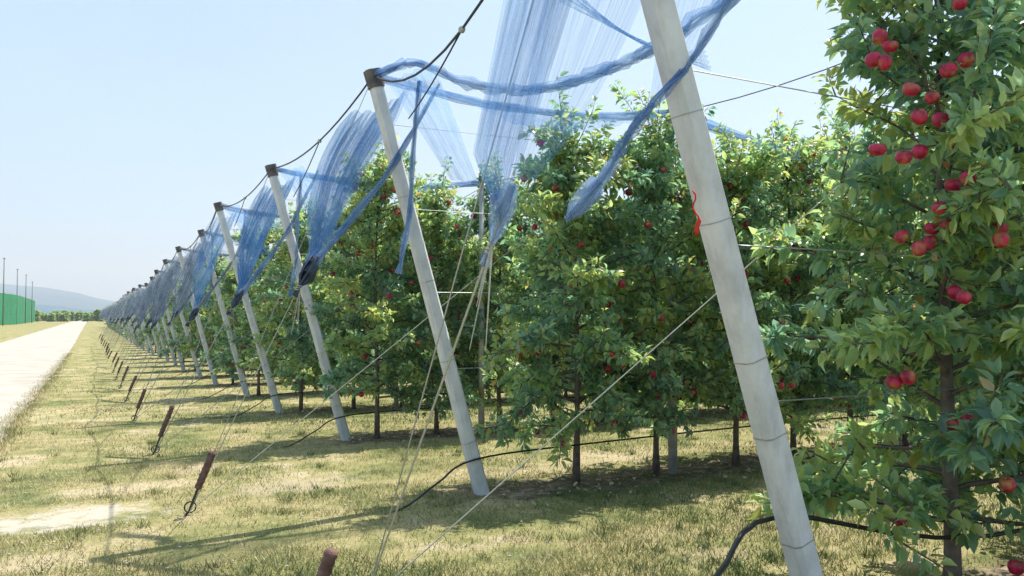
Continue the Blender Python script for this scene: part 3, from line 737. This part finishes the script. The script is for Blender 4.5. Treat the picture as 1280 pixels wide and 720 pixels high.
    # furled ridge roll along the row top
    if k < 22:
        rp_ = []; stops = [T, Vector((5.85, u, g + 4.08)), Vector((12.6, u, g + 4.08)), Vector((19.4, u, g + 4.08))] if k < 6 else [T, Vector((5.85, u, g + 4.08))]
        for a, b in zip(stops, stops[1:]): rp_ += sagline(a, b, 12 if k < 6 else 6, .16 if b.x < 6 else .3)[:-1]
        rp_.append(stops[-1]); rp_ = [p - T for p in rp_]
        rad = [.045 + .025 * noise.noise((i * .7, k * 3, 0)) for i in range(len(rp_))]
        if k == 0: rp_ = [p for p in rp_ if p.length > .2]; rad = rad[:len(rp_)]
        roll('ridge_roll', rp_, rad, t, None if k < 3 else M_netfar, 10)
        if k < 5:
            def slack(s, q, g=g, u=u, T=T, k=k):
                v = T.x + .3 + (8.5) * s; dz = .16 * 4 * ((v - T.x) / 3.5 % 1) * (1 - (v - T.x) / 3.5 % 1)
                return Vector((v, u - .03 - .30 * q, g + 4.06 - dz - (.16 + .12 * math.sin(v * 1.7 + k)) * q)) - T + Vector((0, .03 * math.sin(v * 9), .015 * math.sin(v * 21 + 4 * q)))
            if k: sheet('slack_edge', slack, 90, 5, M_net, t)

# ------------------------------------------------------------------ grass, litter
def blades(name, pts_uv, h, wdt, lab=None, tint_bias=0.0):
    n = len(pts_uv); a = rng.uniform(0, 6.283, n); hh = h * rng.uniform(.35, 1.2, n); ww = wdt * rng.uniform(.6, 1.3, n)
    z = np.array([gz(p[0], p[1]) for p in pts_uv]) - .008
    b = np.stack([pts_uv[:, 0], pts_uv[:, 1], z], 1); sx, sy = np.cos(a) * ww, np.sin(a) * ww
    le = rng.normal(0, .5, (n, 2)) * hh[:, None]
    v = np.empty((n, 3, 3)); v[:, 0] = b + np.stack([-sx, -sy, np.zeros(n)], 1); v[:, 1] = b + np.stack([sx, sy, np.zeros(n)], 1)
    v[:, 2] = b + np.stack([le[:, 0], le[:, 1], hh], 1)
    me = bpy.data.meshes.new(name); me.vertices.add(3 * n); me.vertices.foreach_set('co', v.ravel().astype(np.float32))
    me.loops.add(3 * n); me.loops.foreach_set('vertex_index', np.arange(3 * n, dtype=np.int32))
    me.polygons.add(n); me.polygons.foreach_set('loop_start', np.arange(0, 3 * n, 3, dtype=np.int32)); me.update(calc_edges=True)
    pn = np.array([noise.noise((p[0] * .7, p[1] * .7, 2)) for p in pts_uv])
    ti = np.clip(.5 + .75 * pn + rng.normal(0, .22, n) + tint_bias + .03 - .11 * (pts_uv[:, 0] - 1), 0, 1)
    at = me.attributes.new('tint', 'FLOAT', 'POINT'); at.data.foreach_set('value', np.repeat(ti, 3).astype(np.float32))
    me.materials.append(M_grass)
    o = link_mesh(name, me); o['kind'] = 'stuff'; tag(o, lab, 'grass'); return o
def scatter(n, zmin, zmax):
    """points on the ground, density falling with distance from the camera"""
    Z = zmin * (zmax / zmin) ** rng.random(n); ang = rng.uniform(-36, 36, n)
    a = np.radians(YAW + ang); D = Z / np.cos(np.radians(ang))
    v, u = D * np.sin(a), D * np.cos(a)
    keep = (v > -1.35) & (u > 0.3)
    for (cx, cy, rx, ry, am, _c) in PATCHES: keep &= ~((((v - cx) / rx) ** 2 + ((u - cy) / ry) ** 2 < 1.1) & (rng.random(n) < am * 1.05))
    # sparser on worn patches
    pn = np.array([noise.noise((x * .55, y * .55, 8)) + .6 * noise.noise((x * 2.2, y * 2.2, 8)) for x, y in zip(v, u)])
    keep &= (pn < .12) | (rng.random(n) < .25)
    for k in range(6): keep &= ~((np.abs(u - U[k] - .05) < .38) & (v > 3.4) & (rng.random(n) < .8))
    return np.stack([v[keep], u[keep]], 1)
blades('grass', scatter(300000, 2.3, 18), .045, .0035, 'short dry mown grass covering the headland in front of the rows')
blades('grass', scatter(60000, 14, 60), .06, .009, 'far strip of dry grass between the road and the row ends')
n = 26000; uu_ = 4 * (60 / 4) ** rng.random(n); vv_ = -1.24 + rng.normal(0, .13, n) + np.array([.16 * noise.noise((u_ * .9, 0, 5)) for u_ in uu_])
blades('grass', np.stack([vv_, uu_], 1), .07, .006, 'ragged grass verge growing over the edge of the road', -.1)
cl = []
for i in range(420):
    c = scatter(1, 2.6, 14)
    if len(c): cl.append(c[0] + rng.normal(0, .035, (34, 2)))
blades('grass', np.concatenate(cl), .085, .004, 'taller green tufts scattered over the mown grass', -.35)
# fallen leaves along the rows
n = 2600; kk = rng.integers(0, 4, n); vv = rng.uniform(3.4, 16, n); uu = np.array(U)[kk] + rng.normal(0, .42, n)
pos = np.stack([vv, uu, np.array([gz(a, b) for a, b in zip(vv, uu)]) + .02], 1)
me = leaves_mesh('leaf_litter', pos, np.stack([rng.normal(size=n), rng.normal(size=n), rng.normal(0, .3, n)], 1), np.tile([0, 0, 1.], (n, 1)) + rng.normal(0, .3, (n, 3)), rng.uniform(.04, .08, n), rng.random(n), LEAF_MD)
me.materials.append(M_litter); o = link_mesh('leaf_litter', me); o['kind'] = 'stuff'; tag(o, 'dry fallen leaves on the soil under the trees', 'fallen leaves')
# pebbles on the worn earth
mb = MB()
for i in range(150):
    c = G(random.uniform(5, 240), random.uniform(585, 718)) if i < 110 else G(random.uniform(240, 900), random.uniform(600, 715)); s = random.uniform(.004, .012)
    V, F = lathe([(.001, -.4), (.8, -.2), (1, .2), (.5, .6), (.001, .7)], 5)
    mb.add(([Vector((a * s * 1.3, b_ * s, cc * s)) + Vector((c.x, c.y, gz(c.x, c.y) + .012)) for a, b_, cc in V], F))
o = obj('pebbles', mb.v, mb.f, M_sand, None, True); o['kind'] = 'stuff'; tag(o, 'small pale stones lying on the worn earth', 'pebbles')

# ------------------------------------------------------------------ far left: green fence with masts, far trees
Zs = [(3, 200, 322), (20, 235, 336), (31, 262, 343), (39, 290, 352)]
prev = None
for i, (x, Z, yt) in enumerate(Zs):
    b = P(x, 402, Z); b.z = gz(0, b.y) ; tp = P(x, yt, Z)
    t = thing('mast', 'tall thin grey mast, %s from the left beside the green fence' % ORD[i], 'mast', b, 'thin masts by the green fence')
    h = tp.z - b.z; obj('pole', *tube([(0, 0, 0), (0, 0, h)], [.14, .10], 7), M_mast, t, True)
    obj('bracket', *tube([(-.3, 0, h - .15), (.3, 0, h - .15)], .08, 5), M_mast, t)
fp = [P(-60, 402, 170), P(20, 402, 235), P(43, 402, 330)]
t = thing('green_fence', 'long green screen fence with posts at the far left beyond the road', 'fence', (fp[1].x, fp[1].y, gz(0, 100)))
for a, b in zip(fp, fp[1:]):
    n = 8
    for i in range(n):
        p, q = a.lerp(b, i / n) - t.location, a.lerp(b, (i + 1) / n) - t.location; p.z = q.z = 0; hh = 8.6
        d = (q - p).normalized(); nrm = Vector((-d.y, d.x, 0)) * .04; p2, q2 = p + d * .12, q - d * .12
        V = [p2 - nrm, q2 - nrm, q2 + nrm, p2 + nrm]; V = [v + Vector((0, 0, .1)) for v in V] + [v + Vector((0, 0, hh)) for v in V]
        obj('fence_panel', V, [(0, 1, 5, 4), (1, 2, 6, 5), (2, 3, 7, 6), (3, 0, 4, 7), (4, 5, 6, 7), (3, 2, 1, 0)], M_fgreen, t)
        for rz_ in (2.2, 4.4, 6.6): obj('rail', *tube([p + Vector((0, 0, rz_)), q + Vector((0, 0, rz_))], .07, 4), M_mast, t)
        obj('fence_post', *tube([p, p + Vector((0, 0, hh + .25))], .08, 6), M_mast, t)
far_tree_v = variant(77, LEAF_MD, 'none', H=6, r_low=2.4, r_top=1.6, bottom=.6, n_lat=34, leaf=.75, dens=.55)
for i in range(26):
    px = 38 + i * 4.4 + random.uniform(-1.5, 1.5); Z = random.uniform(330, 420); p = P(px, 396, Z); p.z = gz(0, p.y)
    t = thing('far_tree', 'small distant tree in the dark line below the hills', 'tree', p, 'distant trees lining the end of the headland')
    t.rotation_euler.z = random.uniform(0, 6); t.scale = (random.uniform(.8, 1.2),) * 2 + (random.uniform(.5, .85),)
    link_mesh('trunk', far_tree_v.trunk, t); l = link_mesh('crown', far_tree_v.leaves, t); l['kind'] = 'stuff'

# ------------------------------------------------------------------ haze
HAZE = True
if HAZE:
    x0, x1, y0, y1, z0, z1 = -7500, 7500, -70, 8000, -20, 420
    V = [(x, y, z) for z in (z0, z1) for (x, y) in ((x0, y0), (x1, y0), (x1, y1), (x0, y1))]
    m, t_, b = new_mat('summer_haze'); t_.nodes.remove(b)
    vol = t_.nodes.new('ShaderNodeVolumePrincipled'); vol.inputs['Color'].default_value = (.95, .97, 1, 1); vol.inputs['Density'].default_value = .00024; vol.inputs['Anisotropy'].default_value = .2
    t_.links.new(vol.outputs[0], t_.nodes['Material Output'].inputs['Volume'])
    o = obj('haze', V, [(0, 3, 2, 1), (4, 5, 6, 7), (0, 1, 5, 4), (1, 2, 6, 5), (2, 3, 7, 6), (3, 0, 4, 7)], m); o['kind'] = 'stuff'
